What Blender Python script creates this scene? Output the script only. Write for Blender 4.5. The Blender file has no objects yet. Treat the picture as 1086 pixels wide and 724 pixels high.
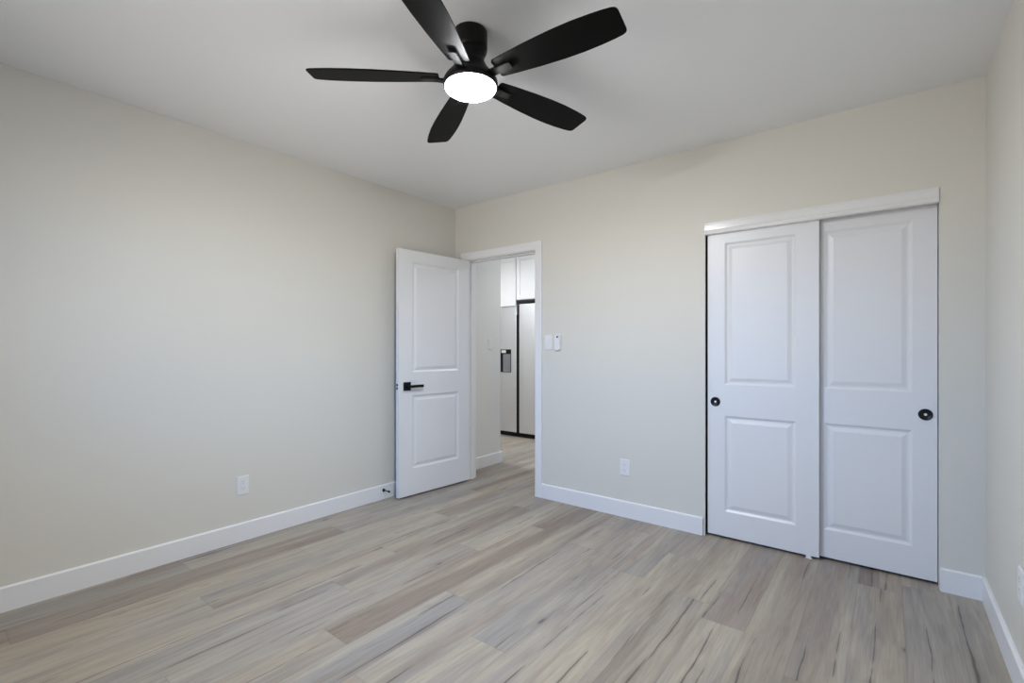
import bpy, bmesh, math, random
from mathutils import Vector, Matrix

# ------------------------------------------------------------------ scene
S = bpy.context.scene
C = S.collection
R = math.radians

# camera (level, shifted lens)
F_PX, CY = 507.0, 369.57
cd = bpy.data.cameras.new('camera')
cam = bpy.data.objects.new('camera', cd)
C.objects.link(cam)
S.camera = cam
cd.sensor_fit = 'HORIZONTAL'
cd.sensor_width = 36.0
cd.lens = 36.0 * F_PX / 1086.0
cd.shift_y = (CY - 362.0) / 1086.0
cd.clip_start = 0.02
cam.location = (3.177, -3.182, 1.2)
cam.rotation_euler = (R(90), 0, R(38.2))

# view
S.view_settings.view_transform = 'Standard'
S.view_settings.look = 'None'
S.view_settings.gamma = 1.0
S.view_settings.use_curve_mapping = False
S.view_settings.exposure = 0.06

# daylight: a bright even sky seen through the windows
SKY = 8.5            # bright hazy sky above the horizon
GROUND = 6.0          # sunlit pale ground below it
w = bpy.data.worlds.new('sky')
S.world = w
w.use_nodes = True
wt = w.node_tree
wn = wt.nodes['Background']
wc = wt.nodes.new('ShaderNodeTexCoord')
wx = wt.nodes.new('ShaderNodeSeparateXYZ')
wr = wt.nodes.new('ShaderNodeMapRange')
wr.inputs[1].default_value, wr.inputs[2].default_value = -0.02, 0.02
wm = wt.nodes.new('ShaderNodeMix')
wm.data_type = 'RGBA'
wm.clamp_result = False
SKY_COL, GROUND_COL = (0.17, 0.45, 1.0), (0.97, 0.93, 0.90)
wm.inputs[6].default_value = tuple(c * GROUND for c in GROUND_COL) + (1,)
wm.inputs[7].default_value = tuple(c * SKY for c in SKY_COL) + (1,)
wt.links.new(wc.outputs['Generated'], wx.inputs[0])
wt.links.new(wx.outputs[2], wr.inputs[0])
wt.links.new(wr.outputs[0], wm.inputs[0])
wt.links.new(wm.outputs[2], wn.inputs['Color'])
LAMP = 350.0           # emission of the frosted fan lamp
LAMP_COL = (0.95, 0.97, 0.98)
KITCHEN_FILL = 145.0  # emission of the unseen disc added to brighten the kitchen
HALL_FILL = 66.0  # emission of the unseen disc added to brighten the hall wall

H = 2.5               # ceiling height
W = 3.542             # room width
FRONT = -3.80         # wall with the window, behind the camera
T = 0.115             # wall thickness


def portal(loc, rot, sx, sy):
    l = bpy.data.lights.new('window_daylight', 'AREA')
    l.shape = 'RECTANGLE'
    l.size, l.size_y = sx, sy
    l.cycles.is_portal = True
    o = bpy.data.objects.new('window_daylight', l)
    C.objects.link(o)
    o.location = loc
    o.rotation_euler = rot


WIN1 = (0.60, 2.35, 0.85, 2.05)     # x0, x1, z0, z1 in the front wall
KX0, KX1, KY1 = -2.9, 1.95, 2.72
portal(((WIN1[0] + WIN1[1]) / 2, FRONT - 0.08, (WIN1[2] + WIN1[3]) / 2), (R(90), 0, 0),
       WIN1[1] - WIN1[0], WIN1[3] - WIN1[2])


# -------------------------------------------------------------- materials
def srgb(r, g, b):
    def f(v):
        v /= 255.0
        return v / 12.92 if v <= 0.04045 else ((v + 0.055) / 1.055) ** 2.4
    return (f(r), f(g), f(b), 1.0)


def mat(name, col, rough=0.5, metal=0.0, bump=0.0, scale=200.0, coat=0.0, vary=0.0, spec=0.5):
    m = bpy.data.materials.new(name)
    m.use_nodes = True
    nt = m.node_tree
    b = nt.nodes['Principled BSDF']
    b.inputs['Base Color'].default_value = col
    b.inputs['Roughness'].default_value = rough
    b.inputs['Metallic'].default_value = metal
    b.inputs['Coat Weight'].default_value = coat
    b.inputs['Specular IOR Level'].default_value = spec
    tc = nt.nodes.new('ShaderNodeTexCoord')
    nz = nt.nodes.new('ShaderNodeTexNoise')
    nz.inputs['Scale'].default_value = scale
    nz.inputs['Detail'].default_value = 3
    nt.links.new(tc.outputs['Object'], nz.inputs['Vector'])
    if bump:
        bp = nt.nodes.new('ShaderNodeBump')
        bp.inputs['Strength'].default_value = bump
        bp.inputs['Distance'].default_value = 0.002
        nt.links.new(nz.outputs['Fac'], bp.inputs['Height'])
        nt.links.new(bp.outputs['Normal'], b.inputs['Normal'])
    if vary:
        mx = nt.nodes.new('ShaderNodeMix')
        mx.data_type = 'RGBA'
        mx.inputs[6].default_value = tuple(c * (1 - vary) for c in col[:3]) + (1,)
        mx.inputs[7].default_value = tuple(min(1, c * (1 + vary)) for c in col[:3]) + (1,)
        nt.links.new(nz.outputs['Fac'], mx.inputs[0])
        nt.links.new(mx.outputs[2], b.inputs['Base Color'])
    return m


M = {}
M['wall'] = mat('wall_paint', (0.68, 0.660, 0.602, 1), 0.55, bump=0.06, scale=260, vary=0.01)
M['hall'] = mat('hall_paint', (0.75, 0.745, 0.725, 1), 0.6, bump=0.06, scale=260, vary=0.01)
M['ceiling'] = mat('ceiling_paint', (0.86, 0.865, 0.87, 1), 0.8, bump=0.08, scale=220, vary=0.01)
M['trim'] = mat('trim_paint', (0.79, 0.79, 0.80, 1), 0.35, bump=0.02, scale=90)
M['door'] = mat('door_paint', (0.76, 0.76, 0.77, 1), 0.36, bump=0.03, scale=150)
M['gloss'] = mat('gloss_white', (0.78, 0.78, 0.78, 1), 0.16, bump=0.01)
M['plastic'] = mat('white_plastic', (0.77, 0.77, 0.77, 1), 0.3)
M['black'] = mat('matte_black_metal', (0.005, 0.005, 0.006, 1), 0.5, bump=0.02, spec=0.25)
M['pull'] = mat('black_gloss_metal', (0.004, 0.004, 0.006, 1), 0.34, spec=0.3)
M['blade'] = mat('black_blade', (0.0025, 0.0023, 0.002, 1), 0.5, bump=0.02, scale=60, spec=0.09)
M['fan'] = mat('black_fan_housing', (0.004, 0.0035, 0.0035, 1), 0.36, spec=0.2)
M['bracket'] = mat('black_bracket', (0.006, 0.0055, 0.005, 1), 0.6, bump=0.02, spec=0.12)
M['dark'] = mat('dark_rubber', (0.02, 0.02, 0.02, 1), 0.6)
M['hinge'] = mat('satin_hinge', (0.25, 0.25, 0.25, 1), 0.35, 0.9)
M['cabinet'] = mat('cabinet_white', (0.83, 0.83, 0.83, 1), 0.35)
M['cavity'] = mat('closet_shade', (0.35, 0.34, 0.32, 1), 0.8)  # closet walls darkened in the colour to stand for the unlit interior
M['grey'] = mat('grey_plastic', (0.22, 0.22, 0.24, 1), 0.3)


def steel():
    m = mat('stainless_steel', (0.93, 0.94, 0.97, 1), 0.27, 1.0)
    nt = m.node_tree
    b = nt.nodes['Principled BSDF']
    tc = nt.nodes.new('ShaderNodeTexCoord')
    mp = nt.nodes.new('ShaderNodeMapping')
    mp.inputs['Scale'].default_value = (400, 400, 3)
    nz = nt.nodes.new('ShaderNodeTexNoise')
    nz.inputs['Scale'].default_value = 1.0
    mr = nt.nodes.new('ShaderNodeMapRange')
    mr.inputs[3].default_value, mr.inputs[4].default_value = 0.46, 0.54
    nt.links.new(tc.outputs['Object'], mp.inputs['Vector'])
    nt.links.new(mp.outputs['Vector'], nz.inputs['Vector'])
    nt.links.new(nz.outputs['Fac'], mr.inputs[0])
    nt.links.new(mr.outputs[0], b.inputs['Roughness'])
    return m


M['steel'] = steel()


def glass():
    m = bpy.data.materials.new('window_glass')
    m.use_nodes = True
    nt = m.node_tree
    nt.nodes.clear()
    out = nt.nodes.new('ShaderNodeOutputMaterial')
    mx = nt.nodes.new('ShaderNodeMixShader')
    tr = nt.nodes.new('ShaderNodeBsdfTransparent')
    gl = nt.nodes.new('ShaderNodeBsdfGlossy')
    gl.inputs['Roughness'].default_value = 0.02
    fr = nt.nodes.new('ShaderNodeFresnel')
    fr.inputs['IOR'].default_value = 1.45
    nt.links.new(fr.outputs[0], mx.inputs[0])
    nt.links.new(tr.outputs[0], mx.inputs[1])
    nt.links.new(gl.outputs[0], mx.inputs[2])
    nt.links.new(mx.outputs[0], out.inputs['Surface'])
    return m


M['glass'] = glass()


def emit(name, col, s):
    m = bpy.data.materials.new(name)
    m.use_nodes = True
    b = m.node_tree.nodes['Principled BSDF']
    b.inputs['Base Color'].default_value = (0.85, 0.85, 0.85, 1)
    b.inputs['Emission Color'].default_value = col + (1,)
    b.inputs['Emission Strength'].default_value = s
    return m


M['lamp'] = emit('frosted_lamp', LAMP_COL, LAMP)
M['kfill'] = emit('kitchen_fill', (0.95, 0.99, 1.04), KITCHEN_FILL)
M['hfill'] = emit('hall_fill', (0.93, 0.98, 1.04), HALL_FILL)


def floor_mat():
    m = bpy.data.materials.new('vinyl_plank_floor')
    m.use_nodes = True
    nt = m.node_tree
    L = nt.links.new
    b = nt.nodes['Principled BSDF']
    N = nt.nodes.new

    def math_(op, a, bb=None, c=None):
        n = N('ShaderNodeMath')
        n.operation = op
        for i, v in enumerate((a, bb, c)):
            if v is None:
                continue
            if isinstance(v, (int, float)):
                n.inputs[i].default_value = v
            else:
                L(v, n.inputs[i])
        return n.outputs[0]

    def ramp(fac, stops, interp='LINEAR'):
        n = N('ShaderNodeValToRGB')
        n.color_ramp.interpolation = interp
        e = n.color_ramp.elements
        e[0].position, e[0].color = stops[0]
        e[1].position, e[1].color = stops[-1]
        for p, c in stops[1:-1]:
            k = e.new(p)
            k.color = c
        L(fac, n.inputs[0])
        return n.outputs[0]

    def mix(fac, a, bb, mode='MIX'):
        n = N('ShaderNodeMix')
        n.data_type = 'RGBA'
        n.blend_type = mode
        for i, v in ((0, fac), (6, a), (7, bb)):
            if isinstance(v, (int, float, tuple)):
                n.inputs[i].default_value = v
            else:
                L(v, n.inputs[i])
        return n.outputs[2]

    def comb(x, y, z):
        n = N('ShaderNodeCombineXYZ')
        for i, v in enumerate((x, y, z)):
            if isinstance(v, (int, float)):
                n.inputs[i].default_value = v
            else:
                L(v, n.inputs[i])
        return n.outputs[0]

    def noise(vec, scale, detail=4, rough=0.55, dist=0.0):
        n = N('ShaderNodeTexNoise')
        n.inputs['Scale'].default_value = scale
        n.inputs['Detail'].default_value = detail
        n.inputs['Roughness'].default_value = rough
        n.inputs['Distortion'].default_value = dist
        L(vec, n.inputs['Vector'])
        return n.outputs['Fac']

    tc = N('ShaderNodeTexCoord')
    sp = N('ShaderNodeSeparateXYZ')
    L(tc.outputs['Object'], sp.inputs[0])
    x, y = sp.outputs[0], sp.outputs[1]
    PW, PL = 0.178, 1.52
    u = math_('DIVIDE', math_('ADD', x, 10.68 - 3.41), PW)
    col = math_('FLOOR', u)
    wn1 = N('ShaderNodeTexWhiteNoise')
    wn1.noise_dimensions = '1D'
    L(math_('ADD', col, 0.5), wn1.inputs['W'])
    v = math_('ADD', math_('DIVIDE', y, PL), math_('MULTIPLY', wn1.outputs['Value'], 7.0))
    v = math_('ADD', v, 20.0)
    row = math_('FLOOR', v)
    wn2 = N('ShaderNodeTexWhiteNoise')
    wn2.noise_dimensions = '2D'
    L(comb(math_('ADD', col, 0.5), math_('ADD', row, 0.5), 0), wn2.inputs['Vector'])
    rnd = wn2.outputs['Value']
    sc = N('ShaderNodeSeparateColor')
    L(wn2.outputs['Color'], sc.inputs[0])
    r2, r3 = sc.outputs[1], sc.outputs[2]
    off = math_('MULTIPLY', rnd, 37.0)
    off2 = math_('MULTIPLY', r2, 53.0)
    fu = math_('FRACT', u)
    fv = math_('FRACT', v)

    def gc(sx, sy, a, bb_):
        return comb(math_('ADD', math_('MULTIPLY', x, sx), a), math_('ADD', math_('MULTIPLY', y, sy), bb_), r3)
    # one tone per plank, then broad light and brown bands running along it
    base = ramp(rnd, [(0.0, srgb(*FL[0])), (0.28, srgb(*FL[1])), (0.55, srgb(*FL[2])), (0.8, srgb(*FL[3])), (1.0, srgb(*FL[4]))])
    light = ramp(noise(gc(6.5, 0.5, off, off2), 1.0, 3, 0.5, 0.5), [(0.44, (0, 0, 0, 1)), (0.60, (1, 1, 1, 1))])
    c1 = mix(math_('MULTIPLY', light, 0.62), base, srgb(*FL[5]))
    brown = ramp(noise(gc(7.0, 0.5, off2, off), 1.0, 2, 0.5, 0.4), [(0.53, (0, 0, 0, 1)), (0.66, (1, 1, 1, 1))])
    c1 = mix(math_('MULTIPLY', brown, 0.5), c1, srgb(*FL[6]))
    grey = ramp(noise(gc(10.0, 0.6, off2, off2), 1.0, 3, 0.5, 0.6), [(0.54, (0, 0, 0, 1)), (0.68, (1, 1, 1, 1))])
    c1 = mix(math_('MULTIPLY', grey, 0.55), c1, srgb(*FL[7]))
    # fine grain and wavy figure
    fine = noise(gc(150.0, 5.0, off, off2), 1.0, 4, 0.65)
    wavy = noise(gc(17.0, 1.5, off2, off), 1.0, 4, 0.55, 2.4)
    c2 = mix(0.55, c1, mix(1.0, c1, ramp(fine, [(0.3, (0.74, 0.73, 0.72, 1)), (0.66, (1.12, 1.12, 1.12, 1))]), 'MULTIPLY'))
    c2 = mix(0.6, c2, mix(1.0, c2, ramp(wavy, [(0.34, (0.78, 0.76, 0.74, 1)), (0.52, (1, 1, 1, 1)), (0.72, (1.1, 1.09, 1.07, 1))]), 'MULTIPLY'))
    # long tapering dark cracks: two paths per plank that wander slowly and come and go

    def crack(centre, k, a, bb_):
        wob = math_('MULTIPLY', math_('SUBTRACT', noise(comb(a, math_('MULTIPLY', y, 0.95), bb_), 1.0, 4, 0.6), 0.5), 0.36)
        dist = math_('ABSOLUTE', math_('SUBTRACT', fu, math_('ADD', centre, wob)))
        wid = math_('MULTIPLY', math_('SUBTRACT', noise(comb(bb_, math_('MULTIPLY', y, 1.3), a), 1.0, 4, 0.65), 0.52), k)
        wid = math_('MAXIMUM', wid, 0.0001)
        core = math_('SUBTRACT', 1.0, math_('MINIMUM', math_('DIVIDE', dist, wid), 1.0))
        halo = math_('SUBTRACT', 1.0, math_('MINIMUM', math_('DIVIDE', dist, math_('MULTIPLY', wid, 5.0)), 1.0))
        return math_('POWER', core, 0.7), halo
    k1, h1 = crack(math_('ADD', math_('MULTIPLY', r2, 0.5), 0.05), 0.26, off, off2)
    k2, h2 = crack(math_('ADD', math_('MULTIPLY', r3, 0.5), 0.48), 0.20, off2, math_('ADD', off, 9.0))
    halo = math_('MAXIMUM', h1, h2)
    core = math_('MAXIMUM', k1, k2)
    c3 = mix(math_('MULTIPLY', halo, 0.40), c2, srgb(*FL[8]))
    c3 = mix(math_('MULTIPLY', core, 0.85), c3, srgb(*FL[9]))
    # knots
    vo = N('ShaderNodeTexVoronoi')
    vo.inputs['Scale'].default_value = 1.0
    L(comb(math_('ADD', math_('MULTIPLY', x, 4.6), off), math_('ADD', math_('MULTIPLY', y, 1.7), off2), 0), vo.inputs['Vector'])
    kd = math_('ADD', vo.outputs['Distance'], math_('MULTIPLY', math_('SUBTRACT', wavy, 0.5), 0.16))
    kn = ramp(kd, [(0.03, (1, 1, 1, 1)), (0.16, (0, 0, 0, 1))])
    kc = ramp(kd, [(0.02, (1, 1, 1, 1)), (0.055, (0, 0, 0, 1))])
    c4 = mix(math_('MULTIPLY', kn, 0.35), c3, srgb(*FL[8]))
    c4 = mix(math_('MULTIPLY', kc, 0.6), c4, srgb(*FL[9]))
    # joints
    du = math_('MULTIPLY', math_('MINIMUM', fu, math_('SUBTRACT', 1.0, fu)), PW)
    dv = math_('MULTIPLY', math_('MINIMUM', fv, math_('SUBTRACT', 1.0, fv)), PL)
    joint = ramp(math_('MINIMUM', du, dv), [(0.0, (1, 1, 1, 1)), (0.0011, (0, 0, 0, 1))])
    c5 = mix(math_('MULTIPLY', joint, 0.22), c4, srgb(*FL[9]))
    L(c5, b.inputs['Base Color'])
    b.inputs['Roughness'].default_value = 0.45
    b.inputs['Specular IOR Level'].default_value = 0.35
    bp = N('ShaderNodeBump')
    bp.inputs['Strength'].default_value = 0.10
    bp.inputs['Distance'].default_value = 0.001
    L(math_('SUBTRACT', fine, math_('MULTIPLY', joint, 2.0)), bp.inputs['Height'])
    L(bp.outputs['Normal'], b.inputs['Normal'])
    return m


# plank tones: five plank bases, light band, brown band, grey band, streak halo, streak core
FL = [(130, 114, 101), (158, 150, 141), (148, 144, 140), (166, 156, 142), (139, 128, 118),
      (179, 169, 152), (141, 123, 110), (138, 136, 136), (118, 110, 104), (68, 64, 62)]
M['floor'] = floor_mat()


# ---------------------------------------------------------------- helpers
def box(bm, x0, x1, y0, y1, z0, z1):
    vs = [bm.verts.new((x, y, z)) for x in (x0, x1) for y in (y0, y1) for z in (z0, z1)]
    for f in ((0, 1, 3, 2), (4, 6, 7, 5), (0, 4, 5, 1), (2, 3, 7, 6), (0, 2, 6, 4), (1, 5, 7, 3)):
        bm.faces.new([vs[i] for i in f])
    return vs


def boxes(*b):
    bm = bmesh.new()
    for q in b:
        box(bm, *q)
    return bm


def obj(name, bm, m, parent=None, bevel=0.0, seg=2, smooth=False, loc=None, rotz=0.0):
    bmesh.ops.recalc_face_normals(bm, faces=bm.faces[:])
    me = bpy.data.meshes.new(name)
    bm.to_mesh(me)
    bm.free()
    me.materials.append(m)
    o = bpy.data.objects.new(name, me)
    C.objects.link(o)
    if parent:
        o.parent = parent
    if loc:
        o.location = loc
    o.rotation_euler.z = rotz
    if smooth:
        for p in me.polygons:
            p.use_smooth = True
    if bevel:
        bv = o.modifiers.new('bevel', 'BEVEL')
        bv.width = bevel
        bv.segments = seg
        bv.limit_method = 'ANGLE'
        bv.angle_limit = R(50)
    return o


def struct(name, bm, m, parent=None, **k):
    o = obj(name, bm, m, parent, **k)
    if not parent:
        o['kind'] = 'structure'
    return o


def tag(o, label, cat, group=None):
    o['label'] = label
    o['category'] = cat
    if group:
        o['group'] = group
    return o


def thing(name, label, cat, loc=(0, 0, 0), rotz=0.0, group=None):
    o = bpy.data.objects.new(name, None)
    C.objects.link(o)
    o.empty_display_size = 0.05
    o.location = loc
    o.rotation_euler.z = rotz
    return tag(o, label, cat, group)


def lathe(prof, seg=64, axis='z', cap=True, flip=1):
    """prof: list of (radius, height)."""
    bm = bmesh.new()
    rings = []
    for r, h in prof:
        if r < 1e-6:
            rings.append([bm.verts.new((0, 0, h))])
        else:
            rings.append([bm.verts.new((r * math.cos(2 * math.pi * i / seg), r * math.sin(2 * math.pi * i / seg), h)) for i in range(seg)])
    for a, b in zip(rings, rings[1:]):
        for i in range(seg):
            j = (i + 1) % seg
            if len(a) == 1 and len(b) == 1:
                continue
            if len(a) == 1:
                bm.faces.new((a[0], b[i], b[j]))
            elif len(b) == 1:
                bm.faces.new((a[i], a[j], b[0]))
            else:
                bm.faces.new((a[i], a[j], b[j], b[i]))
    if cap:
        for r in (rings[0], rings[-1]):
            if len(r) > 1:
                bm.faces.new(r)
    if axis == 'y':      # height -> -y
        bmesh.ops.transform(bm, matrix=Matrix.Rotation(R(90), 4, 'X'), verts=bm.verts[:])
    elif axis == 'x':
        bmesh.ops.transform(bm, matrix=Matrix.Rotation(R(90), 4, 'Y'), verts=bm.verts[:])
    return bm


def prism(pts, axis, a, b):
    """extrude a 2-D outline; axis x: pts=(y,z); axis y: pts=(x,z); axis z: pts=(x,y)"""
    bm = bmesh.new()

    def P(p, h):
        return {'x': (h, p[0], p[1]), 'y': (p[0], h, p[1]), 'z': (p[0], p[1], h)}[axis]
    A = [bm.verts.new(P(p, a)) for p in pts]
    B = [bm.verts.new(P(p, b)) for p in pts]
    n = len(pts)
    bm.faces.new(A)
    bm.faces.new(B[::-1])
    for i in range(n):
        j = (i + 1) % n
        bm.faces.new((A[i], A[j], B[j], B[i]))
    return bm


RINGS = [(0, 0), (0.006, 0.004), (0.013, 0.0085), (0.022, 0.0085), (0.043, 0.002)]


def panel_leaf(wd, ht, th, panels, rings=RINGS, back=True):
    """moulded door leaf: x 0..wd, z 0..ht, faces at y=0 and y=th"""
    bm = bmesh.new()
    xs = sorted({0, wd} | {p[0] for p in panels} | {p[2] for p in panels})
    zs = sorted({0, ht} | {p[1] for p in panels} | {p[3] for p in panels})

    def face(yf, sgn, use):
        for i in range(len(xs) - 1):
            for j in range(len(zs) - 1):
                cx, cz = (xs[i] + xs[i + 1]) / 2, (zs[j] + zs[j + 1]) / 2
                if use and any(p[0] < cx < p[2] and p[1] < cz < p[3] for p in panels):
                    continue
                bm.faces.new([bm.verts.new((a, yf, b)) for a, b in ((xs[i], zs[j]), (xs[i + 1], zs[j]), (xs[i + 1], zs[j + 1]), (xs[i], zs[j + 1]))])
        if not use:
            return
        for x0, z0, x1, z1 in panels:
            prev = None
            for ins, dep in rings:
                q = [(x0 + ins, z0 + ins), (x1 - ins, z0 + ins), (x1 - ins, z1 - ins), (x0 + ins, z1 - ins)]
                vs = [bm.verts.new((a, yf + sgn * dep, b)) for a, b in q]
                if prev:
                    for k in range(4):
                        bm.faces.new((prev[k], prev[(k + 1) % 4], vs[(k + 1) % 4], vs[k]))
                prev = vs
            bm.faces.new(prev)
    face(0, 1, True)
    face(th, -1, back)
    for i in range(len(xs) - 1):
        for z in (0, ht):
            bm.faces.new([bm.verts.new(c) for c in ((xs[i], 0, z), (xs[i + 1], 0, z), (xs[i + 1], th, z), (xs[i], th, z))])
    for j in range(len(zs) - 1):
        for x in (0, wd):
            bm.faces.new([bm.verts.new(c) for c in ((x, 0, zs[j]), (x, 0, zs[j + 1]), (x, th, zs[j + 1]), (x, th, zs[j]))])
    bmesh.ops.remove_doubles(bm, verts=bm.verts[:], dist=1e-5)
    return bm


# -------------------------------------------------------------- structure
CLX0, CLX1, CLZ = 2.252, 3.377, 2.003          # closet opening
JX0, JX1, JZ = 0.155, 0.913, 2.000             # clear door opening between the jambs
struct('floor', boxes((KX0, W + 0.1, FRONT - 0.1, KY1 + 0.1, -0.12, 0)), M['floor'])
struct('ceiling', boxes((KX0, W + 0.1, FRONT - 0.1, KY1 + 0.1, H, H + 0.12)), M['ceiling'])
struct('wall_left', boxes((-0.1, 0, FRONT, 0, 0, H)), M['wall'])
struct('wall_right', boxes((W, W + 0.1, FRONT, KY1, 0, H)), M['wall'])
ox0, ox1, oz = JX0 - 0.02, JX1 + 0.02, JZ + 0.02
struct('wall_back', boxes((KX0, ox0, 0, T, 0, H), (ox0, ox1, 0, T, oz, H), (ox1, CLX0 - 0.03, 0, T, 0, H), (CLX0 - 0.03, CLX0, 0, 0.012, 0, H),
                          (CLX0, CLX1, 0, T, CLZ, H), (CLX1, W, 0, T, 0, H)), M['wall'])
a0, a1, b0, b1 = WIN1
struct('wall_front', boxes((-0.1, a0, FRONT - 0.1, FRONT, 0, H), (a1, W + 0.1, FRONT - 0.1, FRONT, 0, H),
                           (a0, a1, FRONT - 0.1, FRONT, 0, b0), (a0, a1, FRONT - 0.1, FRONT, b1, H)), M['wall'])
# closet shell behind the sliding doors
struct('wall_closet', boxes((KX1 + 0.1, W, 0.72, 0.82, 0, H)), M['cavity'])
struct('wall_partition', boxes((KX1, KX1 + 0.1, T, KY1, 0, H)), M['hall'])
# hall and kitchen
struct('wall_hall', boxes((-0.17, -0.05, T, 0.722, 0, H)), M['hall'])
struct('wall_kitchen', boxes((KX0, KX1, KY1, KY1 + 0.1, 0, H)), M['hall'])
struct('wall_kitchen_left', boxes((KX0 - 0.1, KX0, T, KY1, 0, H)), M['hall'])


def window(name, x0, x1, z0, z1, loc, rotz):
    root = bpy.data.objects.new(name, None)
    C.objects.link(root)
    root.location = loc
    root.rotation_euler.z = rotz
    root['kind'] = 'structure'
    f = 0.045
    xm = (x0 + x1) / 2
    obj('window_frame', boxes((x0, x0 + f, -0.03, 0.03, z0, z1), (x1 - f, x1, -0.03, 0.03, z0, z1),
                              (x0 + f, x1 - f, -0.03, 0.03, z0, z0 + f), (x0 + f, x1 - f, -0.03, 0.03, z1 - f, z1),
                              (xm - 0.025, xm + 0.025, -0.025, 0.025, z0 + f, z1 - f)), M['plastic'], root, bevel=0.003)
    for q0, q1 in ((x0 + f, xm - 0.025), (xm + 0.025, x1 - f)):
        obj('pane', boxes((q0, q1, -0.003, 0.003, z0 + f, z1 - f)), M['glass'], root)


window('window_1', *WIN1, (0, FRONT - 0.05, 0), 0)

# baseboards
BH, BT = 0.114, 0.014


def bb_prof(s):
    return [(0, 0), (s * BT, 0), (s * BT, BH - 0.006), (s * (BT - 0.006), BH), (0, BH)]


struct('baseboard_left', prism(bb_prof(1), 'y', FRONT, 0), M['trim'])


def back_bb(name, x0, x1, y=0.0, s=-1):
    struct(name, prism([(y + p[0], p[1]) for p in bb_prof(s)], 'x', x0, x1), M['trim'])


CASE_W = 0.066
back_bb('baseboard_back', JX1 + 0.006 + CASE_W, 2.240)
back_bb('baseboard_back_corner', BT, JX0 - 0.006 - CASE_W)
back_bb('baseboard_back_right', 3.381, W - BT)
struct('baseboard_right', prism([(W - p[0], p[1]) for p in bb_prof(1)], 'y', FRONT, 0), M['trim'])
bmh = prism([(-0.05 + p[0], p[1]) for p in bb_prof(1)], 'y', T, 0.722 + BT)
struct('baseboard_hall', bmh, M['trim'])
struct('baseboard_hall_end', prism([(0.722 + p[0], p[1]) for p in bb_prof(1)], 'x', -0.17, -0.05), M['trim'])

# door jamb with stop, and the mitred casing
jb = boxes((ox0, JX0, 0.0, T, 0, oz), (JX1, ox1, 0.0, T, 0, oz), (JX0, JX1, 0.0, T, JZ, oz),
           (JX0, JX0 + 0.011, 0.042, 0.078, 0, JZ - 0.011), (JX1 - 0.011, JX1, 0.042, 0.078, 0, JZ - 0.011),
           (JX0, JX1, 0.042, 0.078, JZ - 0.011, JZ))
struct('trim_1', jb, M['trim'])


def casing(name, ys, yd):
    bm = bmesh.new()
    xi0, xi1, zi = JX0 - 0.006, JX1 + 0.006, JZ + 0.006
    xo0, xo1, zo = xi0 - CASE_W, xi1 + CASE_W, zi + CASE_W
    inner = [(xi0, 0), (xi0, zi), (xi1, zi), (xi1, 0)]
    outer = [(xo0, 0), (xo0, zo), (xo1, zo), (xo1, 0)]

    def lerp(t):
        return [tuple(i + (o - i) * t for i, o in zip(a, b)) for a, b in zip(inner, outer)]
    secs = [(0.0, 0.0), (0.0, 0.010), (0.06, 0.013), (0.85, 0.0165), (1.0, 0.0145), (1.0, 0.0)]
    rows = [[bm.verts.new((p[0], ys + yd * d, p[1])) for p in lerp(t)] for t, d in secs]
    for k in range(len(rows)):
        a, b = rows[k], rows[(k + 1) % len(rows)]
        for i in range(3):
            bm.faces.new((a[i], a[i + 1], b[i + 1], b[i]))
    bm.faces.new([r[0] for r in rows])
    bm.faces.new([r[3] for r in rows])
    return struct(name, bm, M['trim'])


casing('trim_2', 0.0, -1)

# closet header fascia (rounded lower lip) and the side reveal strips
hp = [(0.018, 1.928), (-0.004, 1.928), (-0.009, 1.932), (-0.011, 1.940), (-0.010, 1.950), (-0.006, 1.956), (-0.006, 1.990),
      (-0.008, 1.994), (-0.008, 2.002), (0.018, 2.002)]
hd = struct('trim_3', prism(hp, 'x', CLX0 - 0.002, CLX1 - 0.001), M['gloss'])

# ---------------------------------------------------------- room door leaf
A2, B2 = Vector((0.190, -0.012)), Vector((0.134, -0.765))
dv = (B2 - A2).normalized()
th = 0.035
ang = math.atan2(dv.y, dv.x)
org = A2 - th * Vector((-dv.y, dv.x))
LW, LH, LB = 0.755, 1.983, 0.014
door = bpy.data.objects.new('door_1', None)
C.objects.link(door)
door.location = (org.x, org.y, 0)
door.rotation_euler.z = ang
door['kind'] = 'structure'
tag(door, 'open white two-panel door with black lever, swung against the left wall', 'door')
PZ = (0.214, 0.807, 0.994, 1.889)
obj('door_leaf', panel_leaf(LW, LH, th, [(0.128, PZ[0], 0.622, PZ[1]), (0.128, PZ[2], 0.622, PZ[3])]), M['door'], door,
    loc=(0, 0, LB))


def lever(face, sgn):
    xr, zr = 0.678, 0.897
    p = obj('door_handle', boxes((xr - 0.034, xr + 0.034, min(face, face + sgn * 0.009), max(face, face + sgn * 0.009), zr - 0.034, zr + 0.034)),
            M['black'], door, bevel=0.0015)
    p['label'] = 'matte black square-rose lever handle'
    y0, y1 = sorted((face + sgn * 0.009, face + sgn * 0.05))
    n = lathe([(0.010, 0), (0.010, 0.03)], 24, 'y')
    bmesh.ops.transform(n, matrix=Matrix.Translation((xr, face + (0.039 if sgn > 0 else -0.009), zr)), verts=n.verts[:])
    obj('neck', n, M['black'], p)
    y0, y1 = sorted((face + sgn * 0.036, face + sgn * 0.047))
    obj('lever', boxes((xr - 0.135, xr + 0.011, y0, y1, zr - 0.011, zr + 0.011)), M['black'], p, bevel=0.002)


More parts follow.
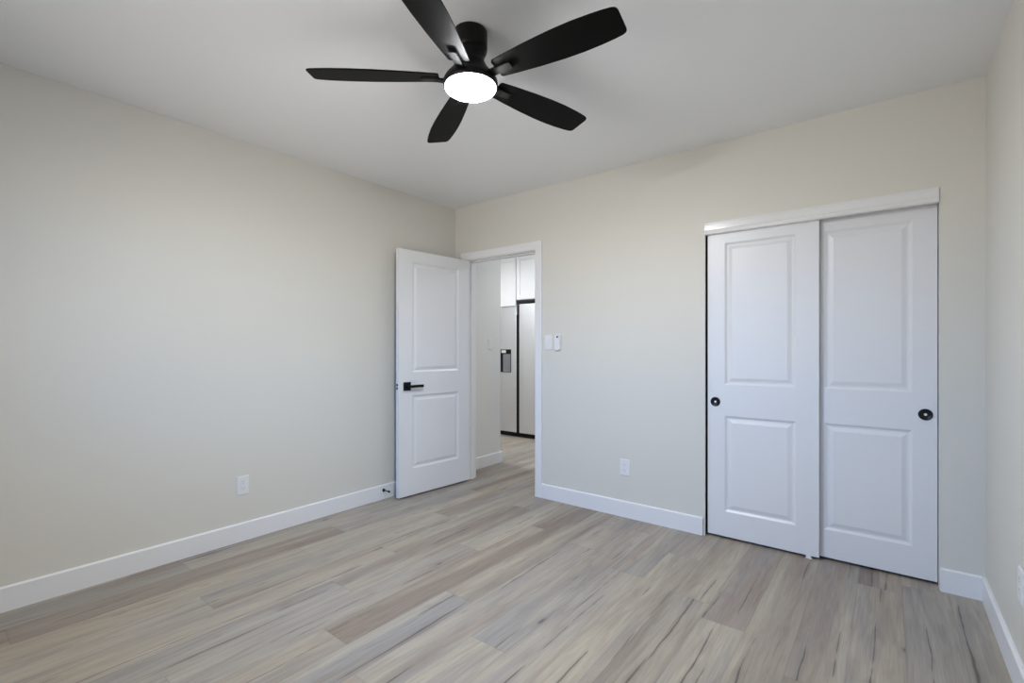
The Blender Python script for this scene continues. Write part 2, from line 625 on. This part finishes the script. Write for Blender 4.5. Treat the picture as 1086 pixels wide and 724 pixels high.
lever(th, 1)
lever(0, -1)
lp = obj('latch_plate', boxes((LW, LW + 0.0015, 0.006, 0.029, 0.868, 0.926)), M['plastic'], door, bevel=0.0005)
for z in (0.884, 0.911):
    s = lathe([(0.0105, 0), (0.0105, 0.0015), (0.007, 0.0025), (0, 0.0027)], 20, 'x')
    bmesh.ops.transform(s, matrix=Matrix.Translation((LW + 0.0015, 0.0175, z)), verts=s.verts[:])
    obj('screw', s, M['black'], lp)['label'] = 'black screw'
for z in (0.24, 1.0, 1.78):
    hb = lathe([(0.0055, 0), (0.0055, 0.09)], 16)
    bmesh.ops.transform(hb, matrix=Matrix.Translation((-0.007, -0.004, z - 0.045)), verts=hb.verts[:])
    box(hb, -0.0022, 0.0, 0.0, 0.03, z - 0.045, z + 0.045)
    obj('hinge', hb, M['hinge'], door)

# ------------------------------------------------------ closet sliding doors


def pull(parent, x, z):
    bm = lathe([(0.0, -0.001), (0.016, -0.0005), (0.0215, 0.002), (0.0245, 0.004), (0.027, 0.0042), (0.029, 0.003), (0.0295, 0.0), ], 48, 'y', cap=False)
    o = obj('finger_pull', bm, M['pull'], parent, smooth=True, loc=(x, -0.0008, z))
    o['label'] = 'round black cup pull'


CW, CT = 0.606, 0.032


def closet_door(name, x0, yf, px0, px1, pullx, label):
    root = bpy.data.objects.new(name, None)
    C.objects.link(root)
    root.location = (x0, yf, 0)
    root['kind'] = 'structure'
    tag(root, label, 'door')
    z0 = 0.016
    obj('door_leaf', panel_leaf(CW, 1.945, CT, [(px0, 0.157, px1, 0.761), (px0, 0.957, px1, 1.85)]), M['door'], root, loc=(0, 0, z0))
    pull(root, pullx, 0.862)


closet_door('door_2', 2.263, 0.020, 0.103, 0.492, 0.047, 'left sliding closet door, the one in front, white with two raised panels')
closet_door('door_3', 3.3735 - CW, 0.056, 0.124, 0.508, 0.560, 'right sliding closet door, set behind the left one, black pull at its right')

# --------------------------------------------------------------- ceiling fan
FX, FY = 1.828, -1.743
fan = thing('ceiling_fan', 'black five-blade flush-mount ceiling fan with a lit round white lamp', 'ceiling fan', (FX, FY, H))
obj('canopy', lathe([(0.0655, 0.0), (0.0685, -0.002), (0.0690, -0.010), (0.0690, -0.066), (0.066, -0.084)], 72), M['fan'], fan, smooth=True)
obj('motor_housing', lathe([(0.066, -0.084), (0.060, -0.096), (0.0565, -0.106), (0.056, -0.116), (0.060, -0.130), (0.071, -0.150),
                            (0.088, -0.172), (0.102, -0.188), (0.110, -0.202), (0.1125, -0.213), (0.1115, -0.222), (0.107, -0.227)], 72), M['fan'], fan, smooth=True)
ln = obj('lamp_lens', lathe([(0.104, -0.222), (0.104, -0.228), (0.102, -0.234), (0.092, -0.241), (0.07, -0.246), (0.04, -0.2485), (0.0, -0.2495)], 72), M['lamp'], fan, smooth=True)
ln['label'] = 'glowing round frosted lamp lens'


def blade_bm():
    bm = bmesh.new()
    st = [(0.128, 0.036, 0.040), (0.135, 0.044, 0.046), (0.20, 0.052, 0.054), (0.30, 0.0615, 0.064), (0.40, 0.068, 0.0705),
          (0.48, 0.0695, 0.072), (0.55, 0.0665, 0.069), (0.60, 0.0625, 0.0645), (0.630, 0.058, 0.060), (0.640, 0.054, 0.056), (0.646, 0.046, 0.050), (0.648, 0.036, 0.040)]
    th = 0.0055
    rows = []
    for r, a, b in st:
        rows.append([bm.verts.new((r, -a, th / 2)), bm.verts.new((r, b, th / 2)), bm.verts.new((r, b, -th / 2)), bm.verts.new((r, -a, -th / 2))])
    for p, q in zip(rows, rows[1:]):
        for k in range(4):
            bm.faces.new((p[k], p[(k + 1) % 4], q[(k + 1) % 4], q[k]))
    bm.faces.new(rows[0])
    bm.faces.new(rows[-1])
    bmesh.ops.transform(bm, matrix=Matrix.Rotation(R(-PITCH), 4, 'X'), verts=bm.verts[:])
    return bm


def bracket_bm():
    """flat blade iron: rises out of the housing and lies under the blade root"""
    bm = bmesh.new()
    st = [(0.088, 0.020, -0.010), (0.115, 0.017, -0.012), (0.140, 0.0165, -0.0095), (0.150, 0.017, -0.0090), (0.196, 0.017, -0.0090), (0.202, 0.013, -0.0090)]
    rows = []
    for r, hw, z in st:
        rows.append([bm.verts.new((r, -hw, z + 0.0058)), bm.verts.new((r, hw, z + 0.0058)), bm.verts.new((r, hw, z - 0.004)), bm.verts.new((r, -hw, z - 0.004))])
    for p, q in zip(rows, rows[1:]):
        for k in range(4):
            bm.faces.new((p[k], p[(k + 1) % 4], q[(k + 1) % 4], q[k]))
    bm.faces.new(rows[0])
    bm.faces.new(rows[-1])
    bmesh.ops.transform(bm, matrix=Matrix.Rotation(R(-PITCH), 4, 'X'), verts=bm.verts[:])
    return bm


PITCH = 12.0
first = None
for k in range(5):
    a = R(5 + 72 * k)
    if first is None:
        first = obj('blade', blade_bm(), M['blade'], fan, bevel=0.0012)
        ir = obj('blade_bracket', bracket_bm(), M['bracket'], first, bevel=0.0015)
        bl = first
    else:
        bl = first.copy()
        C.objects.link(bl)
        bl.parent = fan
        c = ir.copy()
        C.objects.link(c)
        c.parent = bl
    bl.location = (0, 0, -0.190)
    bl.rotation_euler.z = a

# -------------------------------------------------- switches, sockets, remote


def plate_bm(wd=0.072, ht=0.117, d=0.006):
    bm = bmesh.new()
    o, i = [(-wd / 2, -ht / 2), (wd / 2, -ht / 2), (wd / 2, ht / 2), (-wd / 2, ht / 2)], 0.004
    rows = [[bm.verts.new((x, y, z)) for x, z in o] for y in (0, -d + 0.003)]
    rows.append([bm.verts.new((x - math.copysign(i, x), -d, z - math.copysign(i, z))) for x, z in o])
    for p, q in zip(rows, rows[1:]):
        for k in range(4):
            bm.faces.new((p[k], p[(k + 1) % 4], q[(k + 1) % 4], q[k]))
    bm.faces.new(rows[-1])
    bm.faces.new(rows[0])
    return bm


def outlet(loc, rotz, label):
    t = thing('wall_outlet', label, 'power outlet', loc, rotz, 'duplex wall outlets')
    obj('cover_plate', plate_bm(), M['plastic'], t)
    for s in (1, -1):
        pts = []
        for i in range(24):
            a = 2 * math.pi * i / 24
            pts.append((max(-0.0145, min(0.0145, 0.0172 * math.cos(a))), s * 0.0195 + max(-0.0145, min(0.0145, 0.0165 * math.sin(a)))))
        so = obj('socket', prism(pts, 'y', -0.0055, -0.0078), M['plastic'], t)
        bs = boxes((-0.0068, -0.0050, -0.0081, -0.0070, s * 0.0195 + 0.001, s * 0.0195 + 0.009),
                   (0.0050, 0.0068, -0.0081, -0.0070, s * 0.0195 + 0.001, s * 0.0195 + 0.009),
                   (-0.0022, 0.0022, -0.0081, -0.0070, s * 0.0195 - 0.009, s * 0.0195 - 0.005))
        obj('slots', bs, M['grey'], so)
    sc = lathe([(0.003, 0.0), (0.003, 0.0008), (0, 0.0012)], 16, 'y')
    obj('screw', sc, M['plastic'], t, loc=(0, -0.006, 0))
    return t


outlet((1.699, 0, 0.352), 0, 'white duplex outlet on the back wall, between the doorway and the closet')
outlet((0, -1.872, 0.345), R(90), 'white duplex outlet low on the left wall')
outlet((W, -0.786, 0.378), R(-90), 'white duplex outlet on the right wall, cut by the right edge of the photo')


def rocker(name, loc, rotz, label):
    t = thing(name, label, 'light switch', loc, rotz)
    obj('cover_plate', plate_bm(), M['plastic'], t)
    fr = boxes((-0.0172, 0.0172, -0.0072, -0.0055, -0.034, 0.034))
    obj('switch_frame', fr, M['plastic'], t, bevel=0.0006)
    obj('rocker', prism([(-0.0072, -0.031), (-0.0112, -0.031), (-0.0082, 0.0), (-0.0098, 0.031), (-0.0072, 0.031)], 'x', -0.0150, 0.0150), M['plastic'], t)


rocker('light_switch', (1.046, 0, 1.25), 0, 'white rocker light switch just right of the doorway, beside the fan remote')
rocker('light_switch', (-0.05, 0.557, 1.245), R(90), 'white light switch on the hall wall seen through the open doorway')


def rrect(wd, ht, r, n=6):
    pts = []
    for cx, cz, a0 in ((wd / 2 - r, ht / 2 - r, 0), (-wd / 2 + r, ht / 2 - r, 90), (-wd / 2 + r, -ht / 2 + r, 180), (wd / 2 - r, -ht / 2 + r, 270)):
        for i in range(n + 1):
            a = R(a0 + 90 * i / n)
            pts.append((cx + r * math.cos(a), cz + r * math.sin(a)))
    return pts


rm = thing('fan_remote', 'small white wall-mounted remote with a black button at its top, right of the light switch', 'remote control', (1.138, 0, 1.250))
obj('cradle', prism(rrect(0.060, 0.118, 0.010), 'y', 0, -0.009), M['plastic'], rm, bevel=0.001)
obj('remote_body', prism(rrect(0.050, 0.124, 0.016), 'y', -0.009, -0.024), M['plastic'], rm, bevel=0.003)
bt = obj('button', lathe([(0.0075, 0), (0.0075, 0.002), (0.005, 0.003), (0, 0.003)], 24, 'y'), M['black'], rm, loc=(0.004, -0.0237, 0.042))
bt['label'] = 'round black button'
obj('button', prism(rrect(0.024, 0.030, 0.005), 'y', -0.0235, -0.0252), M['plastic'], rm, loc=(0, 0, -0.005))

# ------------------------------------------------------------------ door stop
ds = thing('door_stop', 'black door stop screwed to the left baseboard beside the open door', 'door stop', (BT, -0.818, 0.072))
obj('base', lathe([(0.013, 0), (0.013, 0.004), (0.008, 0.010), (0.0045, 0.012)], 28, 'x'), M['black'], ds)
obj('rod', lathe([(0.0045, 0.010), (0.0045, 0.062)], 20, 'x'), M['black'], ds)
obj('rubber_tip', lathe([(0.0045, 0.060), (0.0085, 0.061), (0.0090, 0.072), (0.0065, 0.076), (0, 0.077)], 28, 'x'), M['dark'], ds)

# ------------------------------------------------------------ closet floor guide
fg = tag(obj('floor_guide', boxes((2.803, 2.836, 0.010, 0.060, 0, 0.004), (2.806, 2.833, 0.010, 0.0185, 0.004, 0.022)), M['plastic'], bevel=0.0008),
         'small white plastic floor guide under the right end of the left closet door', 'door guide')

# ------------------------------------------------------------------- kitchen
FYF = 1.95
fr = thing('refrigerator', 'stainless side-by-side refrigerator in the kitchen beyond the doorway, with dispenser', 'refrigerator', (-0.69, FYF, 0))
obj('case', boxes((-0.452, 0.452, 0.085, 0.74, 0.012, 1.775)), M['grey'], fr, bevel=0.004)
GAP = -0.073            # centre of the gap between the two doors, local x
dl = obj('door', boxes((-0.452, GAP - 0.020, 0.0, 0.075, 0.062, 1.800)), M['steel'], fr, bevel=0.010, seg=3)
dr = obj('door', boxes((GAP + 0.020, 0.452, 0.0, 0.075, 0.062, 1.800)), M['steel'], fr, bevel=0.010, seg=3)
dl['label'] = 'left freezer door with the dispenser'
dr['label'] = 'right door'
obj('handle_channel', boxes((GAP - 0.0195, GAP + 0.0195, -0.001, 0.08, 0.062, 1.66), (GAP - 0.0195, GAP + 0.0195, 0.03, 0.08, 1.66, 1.79)), M['black'], fr)['label'] = 'black handle channel between the doors'
obj('toe_grille', boxes((-0.445, 0.445, 0.02, 0.085, 0.008, 0.058)), M['black'], fr, bevel=0.003)['label'] = 'black toe grille'
for s in (-0.40, 0.40):
    obj('foot', boxes((s - 0.02, s + 0.02, 0.6, 0.64, 0, 0.012)), M['black'], fr)
dp = obj('dispenser', boxes((-0.400, -0.187, -0.004, 0.002, 0.874, 1.190)), M['pull'], fr, bevel=0.002)
dp['label'] = 'black ice and water dispenser'
obj('display', boxes((-0.355, -0.275, -0.0055, -0.0035, 1.140, 1.178)), M['plastic'], dp)['label'] = 'pale display'
obj('cavity', boxes((-0.325, -0.195, -0.006, -0.0035, 0.880, 1.125)), M['grey'], dp)['label'] = 'grey recess'
obj('tray', boxes((-0.300, -0.195, -0.022, -0.0035, 0.880, 0.905)), M['grey'], dp, bevel=0.002)

SHAKER = [(0, 0), (0.0015, 0.008), (0.004, 0.008)]


def cabinet(name, x0, x1, z0, z1, yf, label, drop=0.0):
    t = thing(name, label, 'cabinet', (x0, yf, z0))
    wd, ht = x1 - x0, z1 - z0
    obj('cabinet_box', boxes((0, wd, 0.021, KY1 - yf - 0.002, 0, ht)), M['cabinet'], t, bevel=0.001)
    obj('door', panel_leaf(wd - 0.008, ht - 0.06 + drop, 0.02, [(0.06, 0.06, wd - 0.068, ht - 0.12 + drop)], rings=SHAKER, back=False), M['cabinet'], t, loc=(0.004, 0, 0.004 - drop))


cabinet('kitchen_cabinet', -1.28, -0.772, 1.856, H - 0.001, FYF - 0.03, 'white cabinet above the left refrigerator door, its door hanging lower than its neighbour', 0.080)
cabinet('kitchen_cabinet', -0.768, -0.232, 1.856, H - 0.001, FYF - 0.03, 'white shaker cabinet above the right refrigerator door, near the casing')

for lx, ly, lab in ((-0.80, 0.80, 'added round flat fill light, out of view, in front of the kitchen refrigerator'),
                    (0.80, 1.15, 'added round flat fill light, out of view, for the hall outside the doorway')):
    kl = thing('fill_light', lab, 'added fill light', (lx, ly, H), 0, 'added fill lights beyond the doorway')  # unseen glowing discs added to brighten cabinets, refrigerator and hall wall
    obj('trim_ring', lathe([(0.15, 0), (0.15, -0.02), (0.135, -0.024)], 48), M['plastic'], kl)
    obj('diffuser', lathe([(0.135, -0.022), (0.13, -0.032), (0.08, -0.038), (0, -0.04)], 48), M['kfill' if lx < 0 else 'hfill'], kl, smooth=True)
